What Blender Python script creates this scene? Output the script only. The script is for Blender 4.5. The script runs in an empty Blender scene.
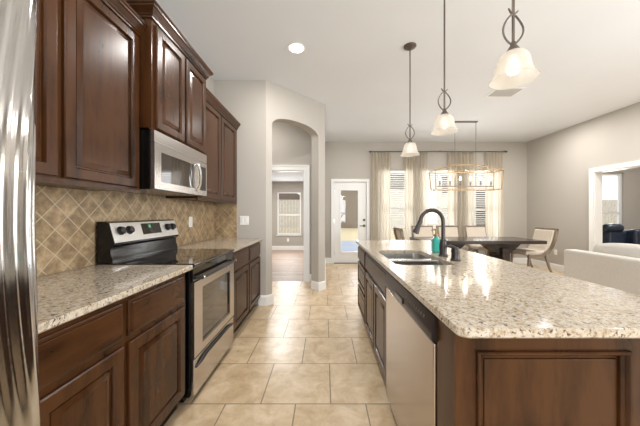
import bpy, bmesh, math, random
from mathutils import Vector, Matrix
random.seed(7)
S = bpy.context.scene
COL = S.collection
PI = math.pi

# ---------------------------------------------------------------- camera
FPX, EYE, CEIL = 266.0, 1.24, 3.05
cd = bpy.data.cameras.new('camera'); cam = bpy.data.objects.new('camera', cd); COL.objects.link(cam)
cam.location = (0, 0, EYE); cam.rotation_euler = (PI/2, 0, 0)
cd.sensor_width = 36.0; cd.lens = FPX/640*36.0
cd.shift_x = -5/640; cd.shift_y = 1/640
cd.clip_start = .02; cd.clip_end = 200
S.camera = cam

# ---------------------------------------------------------------- world, lights, exposure
w = bpy.data.worlds.new('sky'); S.world = w; w.use_nodes = True
wb = w.node_tree.nodes['Background']
wb.inputs['Color'].default_value = (0.93, 0.97, 1.0, 1); wb.inputs['Strength'].default_value = 2.0
S.view_settings.view_transform = 'Standard'; S.view_settings.look = 'None'
S.view_settings.gamma = 1; S.view_settings.use_curve_mapping = False
S.view_settings.exposure = -0.30

def area(name, loc, rot, sx, sy, power, color=(1, 1, 1)):
    d = bpy.data.lights.new(name, 'AREA'); d.shape = 'RECTANGLE'; d.size = sx; d.size_y = sy
    d.energy = power; d.color = color
    o = bpy.data.objects.new(name, d); COL.objects.link(o); o.location = loc; o.rotation_euler = rot
    return o
# fill lamps in unseen windows added behind the camera and on the right
area('fill_rear', (.1, -4.06, 1.5), (PI/2, 0, 0), 2.5, 1.9, 175, (.90, .95, 1.0))
area('fill_right', (5.09, -.3, 1.5), (0, PI/2, 0), 1.9, 3.4, 290, (.90, .95, 1.0))
# daylight through the dining windows, the window of the room on the right and the room past the hall
area('daylight_yard', (2.9, 7.6, 1.6), (-PI/2, 0, 0), 4.2, 2.4, 230, (.97, .98, 1.0))
area('daylight_sunroom', (7.25, 6.66, 1.4), (-PI/2, 0, 0), .5, 1.7, 26, (1, 1, 1))
area('daylight_den', (-1.24, 9.14, 1.3), (-PI/2, 0, 0), .75, 1.4, 22, (1, 1, 1))

# ---------------------------------------------------------------- material helpers
def srgb(r, g, b):
    f = lambda c: (c/255/12.92) if c/255 <= .04045 else ((c/255+.055)/1.055)**2.4
    return (f(r), f(g), f(b), 1)
class NT:
    def __init__(self, name):
        self.m = bpy.data.materials.new(name); self.m.use_nodes = True
        self.t = self.m.node_tree; self.p = self.t.nodes['Principled BSDF']; self.out = self.t.nodes['Material Output']
    def n(self, kind, **kw):
        x = self.t.nodes.new(kind)
        for k, v in kw.items():
            if k in x.inputs: x.inputs[k].default_value = v
            else: setattr(x, k, v)
        return x
    def l(self, a, b): self.t.links.new(a, b)
    def ramp(self, src, stops):
        r = self.n('ShaderNodeValToRGB'); e = r.color_ramp.elements
        while len(e) < len(stops): e.new(.5)
        for i, (p, c) in enumerate(stops): e[i].position = p; e[i].color = c
        self.l(src, r.inputs['Fac']); return r.outputs['Color']
    def coords(self, scale=(1, 1, 1), rot=(0, 0, 0), loc=(0, 0, 0)):
        c = self.n('ShaderNodeNewGeometry'); mp = self.n('ShaderNodeMapping')
        mp.inputs['Scale'].default_value = scale; mp.inputs['Rotation'].default_value = rot; mp.inputs['Location'].default_value = loc
        self.l(c.outputs['Position'], mp.inputs['Vector']); return mp.outputs['Vector']
    def noise(self, vec, scale, detail=4, rough=.55, dist=0):
        x = self.n('ShaderNodeTexNoise'); x.inputs['Scale'].default_value = scale; x.inputs['Detail'].default_value = detail
        x.inputs['Roughness'].default_value = rough; x.inputs['Distortion'].default_value = dist
        self.l(vec, x.inputs['Vector']); return x.outputs['Fac']
    def mix(self, fac, a, b, mode='MIX'):
        x = self.n('ShaderNodeMix', data_type='RGBA', blend_type=mode)
        for s, i in ((fac, 0), (a, 6), (b, 7)):
            if hasattr(s, 'links'): self.l(s, x.inputs[i])
            else: x.inputs[i].default_value = s
        return x.outputs[2]
    def bump(self, h, strength=.2, dist=.01):
        b = self.n('ShaderNodeBump'); b.inputs['Strength'].default_value = strength; b.inputs['Distance'].default_value = dist
        self.l(h, b.inputs['Height']); self.l(b.outputs['Normal'], self.p.inputs['Normal'])
def plain(name, c, rough=.6, metal=0, spec=None, var=.06, vscale=3.0, coat=0):
    k = NT(name); v = k.coords()
    f = k.noise(v, vscale, 3)
    lo = tuple(x*(1-var) for x in c[:3])+(1,); hi = tuple(min(1, x*(1+var)) for x in c[:3])+(1,)
    k.l(k.ramp(f, [(.3, lo), (.7, hi)]), k.p.inputs['Base Color'])
    k.p.inputs['Roughness'].default_value = rough; k.p.inputs['Metallic'].default_value = metal
    if spec is not None: k.p.inputs['Specular IOR Level'].default_value = spec
    k.p.inputs['Coat Weight'].default_value = coat
    return k.m
def paint(name, c, rough=.75):
    k = NT(name); v = k.coords()
    k.l(k.ramp(k.noise(v, 1.1, 2), [(.3, tuple(x*.97 for x in c[:3])+(1,)), (.7, c)]), k.p.inputs['Base Color'])
    k.p.inputs['Roughness'].default_value = rough; k.p.inputs['Specular IOR Level'].default_value = .3
    k.bump(k.noise(v, 90, 2), .06, .004)
    return k.m
def wood(name, horizontal=False, dark=(.013, .0044, .0014), light=(.066, .0245, .0075), rough=.27):
    k = NT(name)
    v = k.coords((1.6, 1.6, 9) if horizontal else (9, 9, 1.1))
    g1 = k.noise(v, 1.4, 4, .5, .4); g2 = k.noise(v, 9, 5, .7, .2)
    big = k.noise(k.coords(), 4.5, 4)
    a = k.n('ShaderNodeMath', operation='MULTIPLY_ADD'); k.l(g2, a.inputs[0]); a.inputs[1].default_value = .3; k.l(g1, a.inputs[2])
    b = k.n('ShaderNodeMath', operation='MULTIPLY_ADD'); k.l(big, b.inputs[0]); b.inputs[1].default_value = .55; k.l(a.outputs[0], b.inputs[2])
    c = k.ramp(b.outputs[0], [(.60, dark+(1,)), (1.0, light+(1,))])
    k.l(c, k.p.inputs['Base Color']); k.p.inputs['Roughness'].default_value = rough
    k.p.inputs['Specular IOR Level'].default_value = .3
    k.bump(g2, .04, .002)
    return k.m
def steel(name, c, rough=.25, brushed=(1, 60, 1), aniso=0):
    k = NT(name); v = k.coords(brushed)
    f = k.noise(v, 4, 4)
    k.l(k.ramp(f, [(.3, tuple(x*.97 for x in c)+(1,)), (.7, tuple(c)+(1,))]), k.p.inputs['Base Color'])
    r = k.n('ShaderNodeMapRange'); k.l(f, r.inputs['Value']); r.inputs['To Min'].default_value = rough*.93; r.inputs['To Max'].default_value = rough*1.07
    k.l(r.outputs['Result'], k.p.inputs['Roughness']); k.p.inputs['Metallic'].default_value = 1
    return k.m
def emit(name, c, s):
    k = NT(name); k.p.inputs['Base Color'].default_value = c
    k.p.inputs['Emission Color'].default_value = c; k.p.inputs['Emission Strength'].default_value = s
    return k.m
def glass(name, tint=(1, 1, 1, 1), refl=.08, rough=.02):
    k = NT(name); k.t.nodes.remove(k.p)
    tr = k.n('ShaderNodeBsdfTransparent', Color=tint); gl = k.n('ShaderNodeBsdfGlossy', Roughness=rough)
    lw = k.n('ShaderNodeLayerWeight', Blend=.5); pw = k.n('ShaderNodeMath', operation='POWER'); k.l(lw.outputs['Facing'], pw.inputs[0]); pw.inputs[1].default_value = 4
    fr = k.n('ShaderNodeMath', operation='MULTIPLY_ADD'); k.l(pw.outputs[0], fr.inputs[0]); fr.inputs[1].default_value = .6; fr.inputs[2].default_value = .04
    mx = k.n('ShaderNodeMixShader')
    k.l(fr.outputs[0], mx.inputs[0]); k.l(tr.outputs[0], mx.inputs[1]); k.l(gl.outputs[0], mx.inputs[2]); k.l(mx.outputs[0], k.out.inputs['Surface'])
    return k.m
def sheer(name, c, see=.25, transl=.5):
    k = NT(name)
    k.p.inputs['Base Color'].default_value = c; k.p.inputs['Roughness'].default_value = .9
    v = k.coords((1, 1, .15)); k.l(k.ramp(k.noise(v, 60, 2), [(.3, tuple(x*.95 for x in c[:3])+(1,)), (.7, c)]), k.p.inputs['Base Color'])
    tl = k.n('ShaderNodeBsdfTranslucent', Color=c); tp = k.n('ShaderNodeBsdfTransparent')
    m1 = k.n('ShaderNodeMixShader', Fac=transl); m2 = k.n('ShaderNodeMixShader', Fac=see)
    m1.inputs[0].default_value = transl; m2.inputs[0].default_value = see
    k.l(k.p.outputs[0], m1.inputs[1]); k.l(tl.outputs[0], m1.inputs[2]); k.l(m1.outputs[0], m2.inputs[1]); k.l(tp.outputs[0], m2.inputs[2])
    k.l(m2.outputs[0], k.out.inputs['Surface']); return k.m

def granite():
    k = NT('granite'); v = k.coords()
    base = k.ramp(k.noise(v, 45, 5, .7), [(.34, srgb(160, 138, 110)), (.46, srgb(188, 174, 153)), (.62, srgb(202, 194, 181))])
    mk = k.ramp(k.noise(k.coords((1, 1.3, 1)), 105, 3, .6, .2), [(.55, (0, 0, 0, 1)), (.62, (1, 1, 1, 1))])
    c1 = k.mix(mk, base, srgb(142, 126, 108))
    mk2 = k.ramp(k.noise(k.coords((1, 1, 1), loc=(3, 7, 1)), 75, 4, .6, .3), [(.585, (0, 0, 0, 1)), (.64, (1, 1, 1, 1))])
    c2 = k.mix(mk2, c1, srgb(82, 68, 60))
    k.l(c2, k.p.inputs['Base Color']); k.p.inputs['Roughness'].default_value = .09
    k.p.inputs['Specular IOR Level'].default_value = .55
    return k.m
def floor_tile():
    k = NT('floor_tile')
    g = k.n('ShaderNodeNewGeometry'); mp = k.n('ShaderNodeMapping'); mp.inputs['Location'].default_value = (.42+.457*20, -2.203+.466*30, 0)
    k.l(g.outputs['Position'], mp.inputs['Vector'])
    b = k.n('ShaderNodeTexBrick', offset=.5, offset_frequency=2)
    for n_, v_ in (('Scale', 1), ('Mortar Size', .0045), ('Mortar Smooth', .2), ('Bias', 0), ('Brick Width', .457), ('Row Height', .466)): b.inputs[n_].default_value = v_
    b.inputs['Color1'].default_value = (.0, .0, .0, 1); b.inputs['Color2'].default_value = (1, 1, 1, 1); b.inputs['Mortar'].default_value = (.5, .5, .5, 1)
    k.l(mp.outputs['Vector'], b.inputs['Vector'])
    v = k.coords()
    mot = k.ramp(k.noise(v, 7, 7, .68, .5), [(.3, srgb(186, 158, 122)), (.5, srgb(209, 185, 150)), (.7, srgb(226, 206, 177))])
    tint = k.mix(.12, mot, b.outputs['Color'], 'SOFT_LIGHT')
    c = k.mix(b.outputs['Fac'], tint, srgb(140, 122, 100))
    k.l(c, k.p.inputs['Base Color'])
    r = k.n('ShaderNodeMapRange'); k.l(k.noise(v, 6, 4), r.inputs['Value']); r.inputs['To Min'].default_value = .22; r.inputs['To Max'].default_value = .42
    k.l(r.outputs['Result'], k.p.inputs['Roughness'])
    inv = k.n('ShaderNodeMath', operation='SUBTRACT'); inv.inputs[0].default_value = 1; k.l(b.outputs['Fac'], inv.inputs[1])
    k.bump(inv.outputs[0], .35, .004)
    return k.m
def splash_tile():
    k = NT('backsplash_tile')
    g = k.n('ShaderNodeNewGeometry'); s = k.n('ShaderNodeSeparateXYZ'); k.l(g.outputs['Position'], s.inputs[0])
    u = k.n('ShaderNodeMath', operation='ADD'); k.l(s.outputs['X'], u.inputs[0]); k.l(s.outputs['Y'], u.inputs[1])
    cb = k.n('ShaderNodeCombineXYZ'); k.l(u.outputs[0], cb.inputs[0]); k.l(s.outputs['Z'], cb.inputs[1])
    mp = k.n('ShaderNodeMapping'); mp.inputs['Rotation'].default_value = (0, 0, PI/4); mp.inputs['Location'].default_value = (9.03, 9.0, 0)
    k.l(cb.outputs[0], mp.inputs['Vector'])
    b = k.n('ShaderNodeTexBrick', offset=0.0, offset_frequency=1)
    for n_, v_ in (('Scale', 1), ('Mortar Size', .0026), ('Mortar Smooth', .1), ('Bias', 0), ('Brick Width', .100), ('Row Height', .100)): b.inputs[n_].default_value = v_
    b.inputs['Color1'].default_value = srgb(140, 116, 86); b.inputs['Color2'].default_value = srgb(178, 154, 120); b.inputs['Mortar'].default_value = srgb(190, 174, 146)
    k.l(mp.outputs['Vector'], b.inputs['Vector'])
    mot = k.ramp(k.noise(k.coords(), 15, 6, .66, .15), [(.34, srgb(112, 92, 68)), (.5, srgb(160, 134, 100)), (.66, srgb(206, 178, 138))])
    c = k.mix(.7, b.outputs['Color'], mot)
    c = k.mix(b.outputs['Fac'], c, srgb(198, 180, 150))
    k.l(c, k.p.inputs['Base Color']); k.p.inputs['Roughness'].default_value = .45
    inv = k.n('ShaderNodeMath', operation='SUBTRACT'); inv.inputs[0].default_value = 1; k.l(b.outputs['Fac'], inv.inputs[1]); k.bump(inv.outputs[0], .3, .003)
    return k.m
def planks(name, c1, c2, w=.12, l=1.2):
    k = NT(name); b = k.n('ShaderNodeTexBrick', offset=.4)
    for n_, v_ in (('Scale', 1), ('Mortar Size', .0026), ('Bias', 0), ('Brick Width', l), ('Row Height', w)): b.inputs[n_].default_value = v_
    b.inputs['Color1'].default_value = c1; b.inputs['Color2'].default_value = c2; b.inputs['Mortar'].default_value = tuple(x*.5 for x in c1[:3])+(1,)
    k.l(k.coords(loc=(20, 20, 0)), b.inputs['Vector'])
    n_ = k.ramp(k.noise(k.coords((1, 9, 1)), 5, 4), [(.3, (.75, .75, .75, 1)), (.7, (1.1, 1.1, 1.1, 1))])
    k.l(k.mix(1.0, b.outputs['Color'], n_, 'MULTIPLY'), k.p.inputs['Base Color']); k.p.inputs['Roughness'].default_value = .5
    return k.m

M = {}
M['wall'] = paint('greige_wall_paint', srgb(183, 177, 168))
M['den_wall'] = paint('taupe_wall_paint', srgb(178, 172, 162))
M['ceiling'] = paint('ceiling_paint', srgb(231, 234, 238))
M['trim'] = plain('white_trim_paint', srgb(236, 235, 232), .35, var=.01)
M['floor'] = floor_tile(); M['splash'] = splash_tile(); M['granite'] = granite()
M['planks'] = planks('den_planks', srgb(176, 152, 132), srgb(154, 132, 114))
M['wood'] = wood('stained_wood'); M['wood_h'] = wood('stained_wood_horizontal', True)
M['wood_in'] = plain('cabinet_dark_wood', (.02, .010, .006, 1), .6)  # dark brown wood of the toe kicks
M['steel'] = steel('brushed_steel', (.62, .60, .575), .24, (60, 1, 1))
M['steel_v'] = steel('brushed_steel_door', (.52, .465, .425), .22, (1, 50, 1))
M['range_steel'] = steel('range_steel', (.60, .565, .54), .24, (1, 50, 1))
M['fridge_steel'] = steel('fridge_steel', (.66, .65, .64), .13, (1, 1, 40))
M['panel_steel'] = steel('control_panel_steel', (.80, .79, .77), .42, (60, 1, 1))
M['chrome'] = steel('chrome', (.75, .74, .72), .1, (1, 1, 1))
M['sink_steel'] = steel('sink_steel', (.55, .54, .52), .28, (30, 30, 1))
M['black'] = plain('black_enamel', (.006, .006, .006, 1), .14)
M['blackglass'] = plain('black_glass', (.006, .005, .005, 1), .05, coat=.6)
M['oven_glass'] = plain('oven_glass', (.03, .022, .018, 1), .05, coat=.8)
M['blackplastic'] = plain('black_plastic', (.012, .011, .011, 1), .38)
M['bronze'] = plain('oil_rubbed_bronze', (.060, .052, .048, 1), .36, .7)
M['bronze_light'] = plain('aged_bronze', (.14, .115, .095, 1), .45, .6)
M['nickel'] = plain('antique_nickel', (.20, .165, .135, 1), .45, .6)
M['gold'] = plain('brushed_gold', (.30, .20, .10, 1), .4, .75)
M['dw_panel'] = plain('dishwasher_panel', (.035, .026, .022, 1), .25, .3)
M['screen'] = emit('clock_digits', (.25, .9, .4, 1), .22)
M['white_plastic'] = plain('white_plastic', srgb(238, 237, 232), .4, var=.01)
M['linen'] = plain('beige_linen', srgb(214, 201, 184), .9, vscale=60)
M['sofa'] = plain('cream_upholstery', srgb(206, 201, 192), .92, vscale=80, var=.05)
M['frame_wood'] = wood('weathered_oak', False, (.11, .085, .06), (.27, .215, .16), .5)
M['table_wood'] = wood('espresso_table', True, (.018, .013, .011), (.05, .038, .032), .2)
M['navy'] = plain('navy_leather', (.026, .036, .062, 1), .35, vscale=14, var=.2)
M['pane'] = glass('window_pane')
M['curtain'] = sheer('sheer_linen', srgb(230, 223, 210), .38, .6)
M['blind'] = sheer('white_blind', srgb(240, 238, 232), .0, .35)
M['shade'] = sheer('alabaster_glass', srgb(232, 226, 216), .40, .45)
M['bulb'] = emit('bulb_glow', (1.0, .96, .90, 1), 2.2)
M['flame'] = emit('candle_bulb_glow', (1.0, .86, .64, 1), 9)
M['can'] = emit('can_light_lens', (1.0, .93, .84, 1), 12)
M['teal'] = glass('teal_glass', (.10, .62, .56, 1)); M['teal_soap'] = plain('teal_soap', (.03, .36, .31, 1), .12, coat=.5)
M['vent'] = plain('vent_louvre_grey', srgb(186, 184, 180), .6)  # pale grey of the vent louvres
M['patio'] = plain('patio_slab', srgb(176, 184, 200), .8); M['lawn'] = plain('dry_lawn', srgb(222, 204, 166), .95, var=.12, vscale=5)
M['door_reflection'] = plain('taupe_door_reflection', srgb(146, 134, 120), .9); M['pale_siding'] = plain('pale_siding', srgb(226, 222, 214), .9)
M['roof'] = plain('grey_shingles', srgb(120, 108, 100), .9); M['dark_win'] = plain('dark_window', (.05, .045, .045, 1), .1)
M['fence'] = plain('pale_fence', srgb(198, 190, 178), .9, var=.12, vscale=6)

# ---------------------------------------------------------------- mesh helpers
class MB:
    def __init__(self): self.b = bmesh.new()
    def box(self, x0, x1, y0, y1, z0, z1, bev=0, seg=2):
        b = self.b
        vs = [b.verts.new((x, y, z)) for x in (x0, x1) for y in (y0, y1) for z in (z0, z1)]
        fs = [b.faces.new([vs[i] for i in q]) for q in ((0, 1, 3, 2), (4, 6, 7, 5), (0, 4, 5, 1), (2, 3, 7, 6), (0, 2, 6, 4), (1, 5, 7, 3))]
        if bev:
            es = list({e for f in fs for e in f.edges})
            bmesh.ops.bevel(b, geom=es, offset=bev, segments=seg, affect='EDGES', profile=.5)
        return self
    def loft(self, loops, closed=True, cap0=True, cap1=True, wrap=False):
        b = self.b; L = [[b.verts.new(p) for p in lp] for lp in loops]
        n = len(L[0]); pairs = list(zip(L, L[1:])) + ([(L[-1], L[0])] if wrap else [])
        for a, c in pairs:
            for i in range(n if closed else n-1):
                j = (i+1) % n; b.faces.new((a[i], a[j], c[j], c[i]))
        if cap0 and not wrap: b.faces.new(list(reversed(L[0])))
        if cap1 and not wrap: b.faces.new(L[-1])
        return self
    def tube(self, pts, r, n=8, caps=True):
        pts = [Vector(p) for p in pts]; loops = []; prev = None
        for i, p in enumerate(pts):
            t = (pts[min(i+1, len(pts)-1)]-pts[max(i-1, 0)]).normalized()
            if prev is None: a = t.orthogonal().normalized()
            else: a = (prev - t*prev.dot(t)).normalized()
            prev = a; c = t.cross(a); rr = r[i] if isinstance(r, (list, tuple)) else r
            loops.append([p+a*math.cos(2*PI*k/n)*rr+c*math.sin(2*PI*k/n)*rr for k in range(n)])
        return self.loft(loops, True, caps, caps)
    def cyl(self, p0, p1, r0, r1=None, n=20):
        return self.tube([p0, p1], [r0, r0 if r1 is None else r1], n)
    def lathe(self, prof, c=(0, 0, 0), n=28, wrap=False, axis='z'):
        loops = []
        for r, z in prof:
            lp = []
            for k in range(n):
                a = 2*PI*k/n; x, y = r*math.cos(a), r*math.sin(a)
                lp.append((c[0]+x, c[1]+y, c[2]+z) if axis == 'z' else (c[0]+z, c[1]+x, c[2]+y) if axis == 'x' else (c[0]+y, c[1]+z, c[2]+x))
            loops.append(lp)
        return self.loft(loops, True, not wrap, not wrap, wrap)
    def panel(self, fn, wd, ht, rings):
        """nested rectangles: fn(u, v, w) -> point; rings = [(inset, height)]"""
        loops = [[fn(i, i, h), fn(wd-i, i, h), fn(wd-i, ht-i, h), fn(i, ht-i, h)] for i, h in rings]
        return self.loft(loops)
    def prism(self, poly, fn, t0, t1):
        b = self.b
        A = [b.verts.new(fn(u, v, t0)) for u, v in poly]; B = [b.verts.new(fn(u, v, t1)) for u, v in poly]; n = len(A)
        b.faces.new(A); b.faces.new(list(reversed(B)))
        for i in range(n): j = (i+1) % n; b.faces.new((A[j], A[i], B[i], B[j]))
        return self
    def build(self, name, mat, parent=None, ang=35, **props):
        off = Vector((0, 0, 0)); q = parent
        while q: off += q.location; q = q.parent
        b = self.b
        for v in b.verts: v.co -= off
        bmesh.ops.recalc_face_normals(b, faces=b.faces[:])
        me = bpy.data.meshes.new(name); b.to_mesh(me); b.free()
        for mt in (mat if isinstance(mat, (list, tuple)) else [mat]): me.materials.append(M[mt] if isinstance(mt, str) else mt)
        me.polygons.foreach_set('use_smooth', [True]*len(me.polygons)); me.set_sharp_from_angle(angle=math.radians(ang))
        o = bpy.data.objects.new(name, me); COL.objects.link(o)
        wn = o.modifiers.new('weighted_normals', 'WEIGHTED_NORMAL'); wn.keep_sharp = True; wn.weight = 100
        if parent: o.parent = parent
        for k_, v_ in props.items(): o[k_] = v_
        return o
def thing(name, label, cat, loc=(0, 0, 0), group=None):
    o = bpy.data.objects.new(name, None); COL.objects.link(o); o.location = loc; o.empty_display_size = .1
    o['label'] = label; o['category'] = cat
    if group: o['group'] = group
    return o
def tag(o, label, cat, group=None):
    o['label'] = label; o['category'] = cat
    if group: o['group'] = group
    return o
def struct(o): o['kind'] = 'structure'; return o
def copy_tree(o, parent=None):
    c = o.copy(); COL.objects.link(c)
    if parent: c.parent = parent
    for ch in list(o.children): copy_tree(ch, c)
    return c
def rrect(x0, x1, y0, y1, r, z, n=6):
    pts = []
    for cx, cy, a0 in ((x1-r, y1-r, 0), (x0+r, y1-r, PI/2), (x0+r, y0+r, PI), (x1-r, y0+r, 1.5*PI)):
        for k in range(n+1):
            a = a0+PI/2*k/n; pts.append((cx+r*math.cos(a), cy+r*math.sin(a), z))
    return pts
def holed(u0, u1, v0, v1, holes, fn, t0, t1):
    """a wall slab with rectangular holes (u0,u1,v0,v1)"""
    m = MB(); U = sorted({u0, u1, *[h[0] for h in holes], *[h[1] for h in holes]}); V = sorted({v0, v1, *[h[2] for h in holes], *[h[3] for h in holes]})
    solid = lambda i, j: 0 <= i < len(U)-1 and 0 <= j < len(V)-1 and not any(h[0] <= (U[i]+U[i+1])/2 <= h[1] and h[2] <= (V[j]+V[j+1])/2 <= h[3] for h in holes)
    q = lambda *p: m.b.faces.new([m.b.verts.new(fn(*x)) for x in p])
    for i in range(len(U)-1):
        for j in range(len(V)-1):
            if not solid(i, j): continue
            a, b, c, d = U[i], U[i+1], V[j], V[j+1]
            q((a, c, t0), (b, c, t0), (b, d, t0), (a, d, t0)); q((a, c, t1), (a, d, t1), (b, d, t1), (b, c, t1))
            if not solid(i-1, j): q((a, c, t0), (a, d, t0), (a, d, t1), (a, c, t1))
            if not solid(i+1, j): q((b, c, t0), (b, c, t1), (b, d, t1), (b, d, t0))
            if not solid(i, j-1): q((a, c, t0), (a, c, t1), (b, c, t1), (b, c, t0))
            if not solid(i, j+1): q((a, d, t0), (b, d, t0), (b, d, t1), (a, d, t1))
    bmesh.ops.remove_doubles(m.b, verts=m.b.verts[:], dist=1e-5)
    return m
XY = lambda u, v, t: (u, t, v)       # wall facing the camera: u = x, v = z, t = depth
YZ = lambda u, v, t: (t, u, v)       # wall along the depth: u = y, v = z, t = x

# ---------------------------------------------------------------- setting
XL, XR, YB = -1.50, 5.08, 6.69
struct(MB().prism([(-2.4, -4.2), (9.2, -4.2), (9.2, YB+.12), (-.06, YB+.12), (-.06, 4.90), (-2.4, 4.90)], lambda u, v, t: (u, v, t), -.06, 0).build('floor', 'floor'))
struct(MB().box(-2.4, -.06, 4.90, 9.3, -.06, -.001).build('floor_den', 'planks'))
struct(MB().prism([(-2.4, -4.2), (9.2, -4.2), (9.2, YB+.12), (-.06, YB+.12), (-.06, 4.93), (-2.4, 4.93)], lambda u, v, t: (u, v, t), CEIL, CEIL+.1).build('ceiling', 'ceiling'))
struct(MB().box(-2.4, -.06, 4.99, 9.3, 2.356, 2.45).build('ceiling_den', 'ceiling'))
struct(MB().box(XL-.12, XL, -4.1, 3.6, 0, CEIL).build('wall_left', 'wall'))
struct(MB().box(-2.4, -.80, 3.60, 3.72, 0, CEIL).build('wall_stub', 'wall'))
# angled wall with the arch
A = Vector((-.80, 3.60)); B = Vector((0, 4.39)); U = (B-A).normalized(); L = (B-A).length; N = Vector((-U.y, U.x))
AF = lambda u, v, t: (A.x+U.x*u+N.x*t, A.y+U.y*u+N.y*t, v)
t0, t1, zs, rise = .097, .978, 2.455, .165
poly = [(0, 0), (t0, 0), (t0, zs)]
for k in range(1, 24):
    a = PI*k/24; c = (t0+t1)/2; h = (t1-t0)/2
    ce = math.cos(a); poly.append((c-h*math.copysign(abs(ce)**.85, ce), zs+rise*math.sin(a)**.85))
poly += [(t1, zs), (t1, 0), (L, 0), (L, CEIL), (0, CEIL)]
struct(MB().prism(poly, AF, 0, .17).build('wall_arch', 'wall'))
struct(MB().box(-.12, 0.0, 4.40, YB, 0, CEIL).build('wall_passage', 'wall'))
struct(holed(-2.4, -.12, 0, CEIL, [(-1.19, -.377, -.1, 2.04)], XY, 4.87, 4.99).build('wall_hall', 'wall'))
struct(MB().box(-2.4, -2.28, 3.72, 9.3, 0, CEIL).build('wall_hall_left', 'wall'))
struct(holed(-2.4, 0, 0, 2.45, [(-1.65, -.826, .52, 2.0)], XY, 9.16, 9.28).build('wall_den', 'den_wall'))
struct(MB().box(-.12, 0, YB+.12, 9.28, 0, 2.45).build('wall_den_right', 'den_wall'))
WINX = [(1.38, 2.24), (2.40, 3.30), (3.56, 4.44)]
DOORX = (.225, 1.045)
struct(holed(0, 9.2, 0, CEIL, [(DOORX[0], DOORX[1], -.1, 2.05)]+[(a, b, .45, 2.36) for a, b in WINX]+[(6.97, 7.52, .35, 2.28)], XY, YB, YB+.12).build('wall_back', 'wall'))
struct(holed(-4.1, YB, 0, CEIL, [(3.1, 5.02, -.1, 2.03), (-2.05, 1.45, .5, 2.5)], YZ, XR, XR+.14).build('wall_right', 'wall'))
struct(holed(XL-.12, XR+.14, 0, CEIL, [(-1.2, 1.4, .5, 2.5)], XY, -4.22, -4.1).build('wall_rear', 'wall'))
struct(MB().box(XR+.14, 9.2, 2.0, 2.1, 0, CEIL).build('wall_sunroom_rear', 'den_wall'))
struct(MB().box(9.1, 9.2, 2.1, YB, 0, CEIL).build('wall_sunroom', 'den_wall'))

# backsplash
struct(MB().box(XL, XL+.008, .70, 3.60, .914, 1.40).build('wall_backsplash_left', 'splash'))
struct(MB().box(XL+.008, -1.19, 3.592, 3.60, .914, 1.375).build('wall_backsplash_stub', 'splash'))

# baseboards
def skirting(name, pts, h=.14, t=.014, side=1):
    P = [Vector(p) for p in pts]; off = []
    for i, p in enumerate(P):
        ds = []
        if i > 0: ds.append((P[i]-P[i-1]).normalized())
        if i < len(P)-1: ds.append((P[i+1]-P[i]).normalized())
        ns = [Vector((-d.y, d.x))*side for d in ds]
        n = sum(ns, Vector((0, 0))); n = n/n.length
        off.append(n/max(.3, n.dot(ns[0])))
    prof = [(0, 0), (t, 0), (t, h*.78), (t*.55, h*.93), (0, h)]
    loops = [[(p.x+o.x*a, p.y+o.y*a, z) for a, z in prof] for p, o in zip(P, off)]
    return struct(MB().loft(loops).build(name, 'trim'))
a0 = A+U*t0; a1 = A+U*t1
skirting('baseboard_stub', [(-.90, 3.6), (A.x, A.y), (a0.x, a0.y), (a0.x+N.x*.17, a0.y+N.y*.17)], side=-1)
skirting('baseboard_arch', [(a1.x+N.x*.17, a1.y+N.y*.17), (a1.x, a1.y), (B.x, B.y), (0.0, YB)], side=-1)
skirting('baseboard_back_left', [(0, YB), (.155, YB)], side=-1)
skirting('baseboard_back', [(1.115, YB), (XR, YB), (XR, 5.115)], side=-1)
skirting('baseboard_den', [(-2.28, 9.16), (-.12, 9.16)], side=-1)
skirting('baseboard_hall', [(-.292, 4.87), (-.12, 4.87)], side=-1)
# casings
def casing(name, x0, x1, top, y, fn=XY, wd=.07, t=.02, sgn=-1):
    m = MB(); poly = [(x0-wd, 0), (x0, 0), (x0, top), (x1, top), (x1, 0), (x1+wd, 0), (x1+wd, top+wd), (x0-wd, top+wd)]
    m.prism(poly, fn, y, y+sgn*t)
    poly2 = [(x0-wd, 0), (x0-wd+.018, 0), (x0-wd+.018, top+wd-.018), (x1+wd-.018, top+wd-.018), (x1+wd-.018, 0), (x1+wd, 0), (x1+wd, top+wd), (x0-wd, top+wd)]
    m.prism(poly2, fn, y+sgn*t, y+sgn*(t+.008))
    return struct(m.build(name, 'trim'))
casing('trim_1', -1.19, -.377, 2.04, 4.87, wd=.095)
casing('trim_2', DOORX[0], DOORX[1], 2.05, YB)
casing('trim_3', 3.1, 5.02, 2.03, XR, YZ, wd=.075)
# jamb lining of the right-hand opening and the hall doorway
struct(MB().prism([(3.1, 0), (3.115, 0), (3.115, 2.015), (5.005, 2.015), (5.005, 0), (5.02, 0), (5.02, 2.03), (3.1, 2.03)], YZ, XR, XR+.14).build('trim_4', 'trim'))
struct(MB().prism([(-1.19, 0), (-1.175, 0), (-1.175, 2.025), (-.392, 2.025), (-.392, 0), (-.377, 0), (-.377, 2.04), (-1.19, 2.04)], XY, 4.87, 4.99).build('trim_5', 'trim'))

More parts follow.
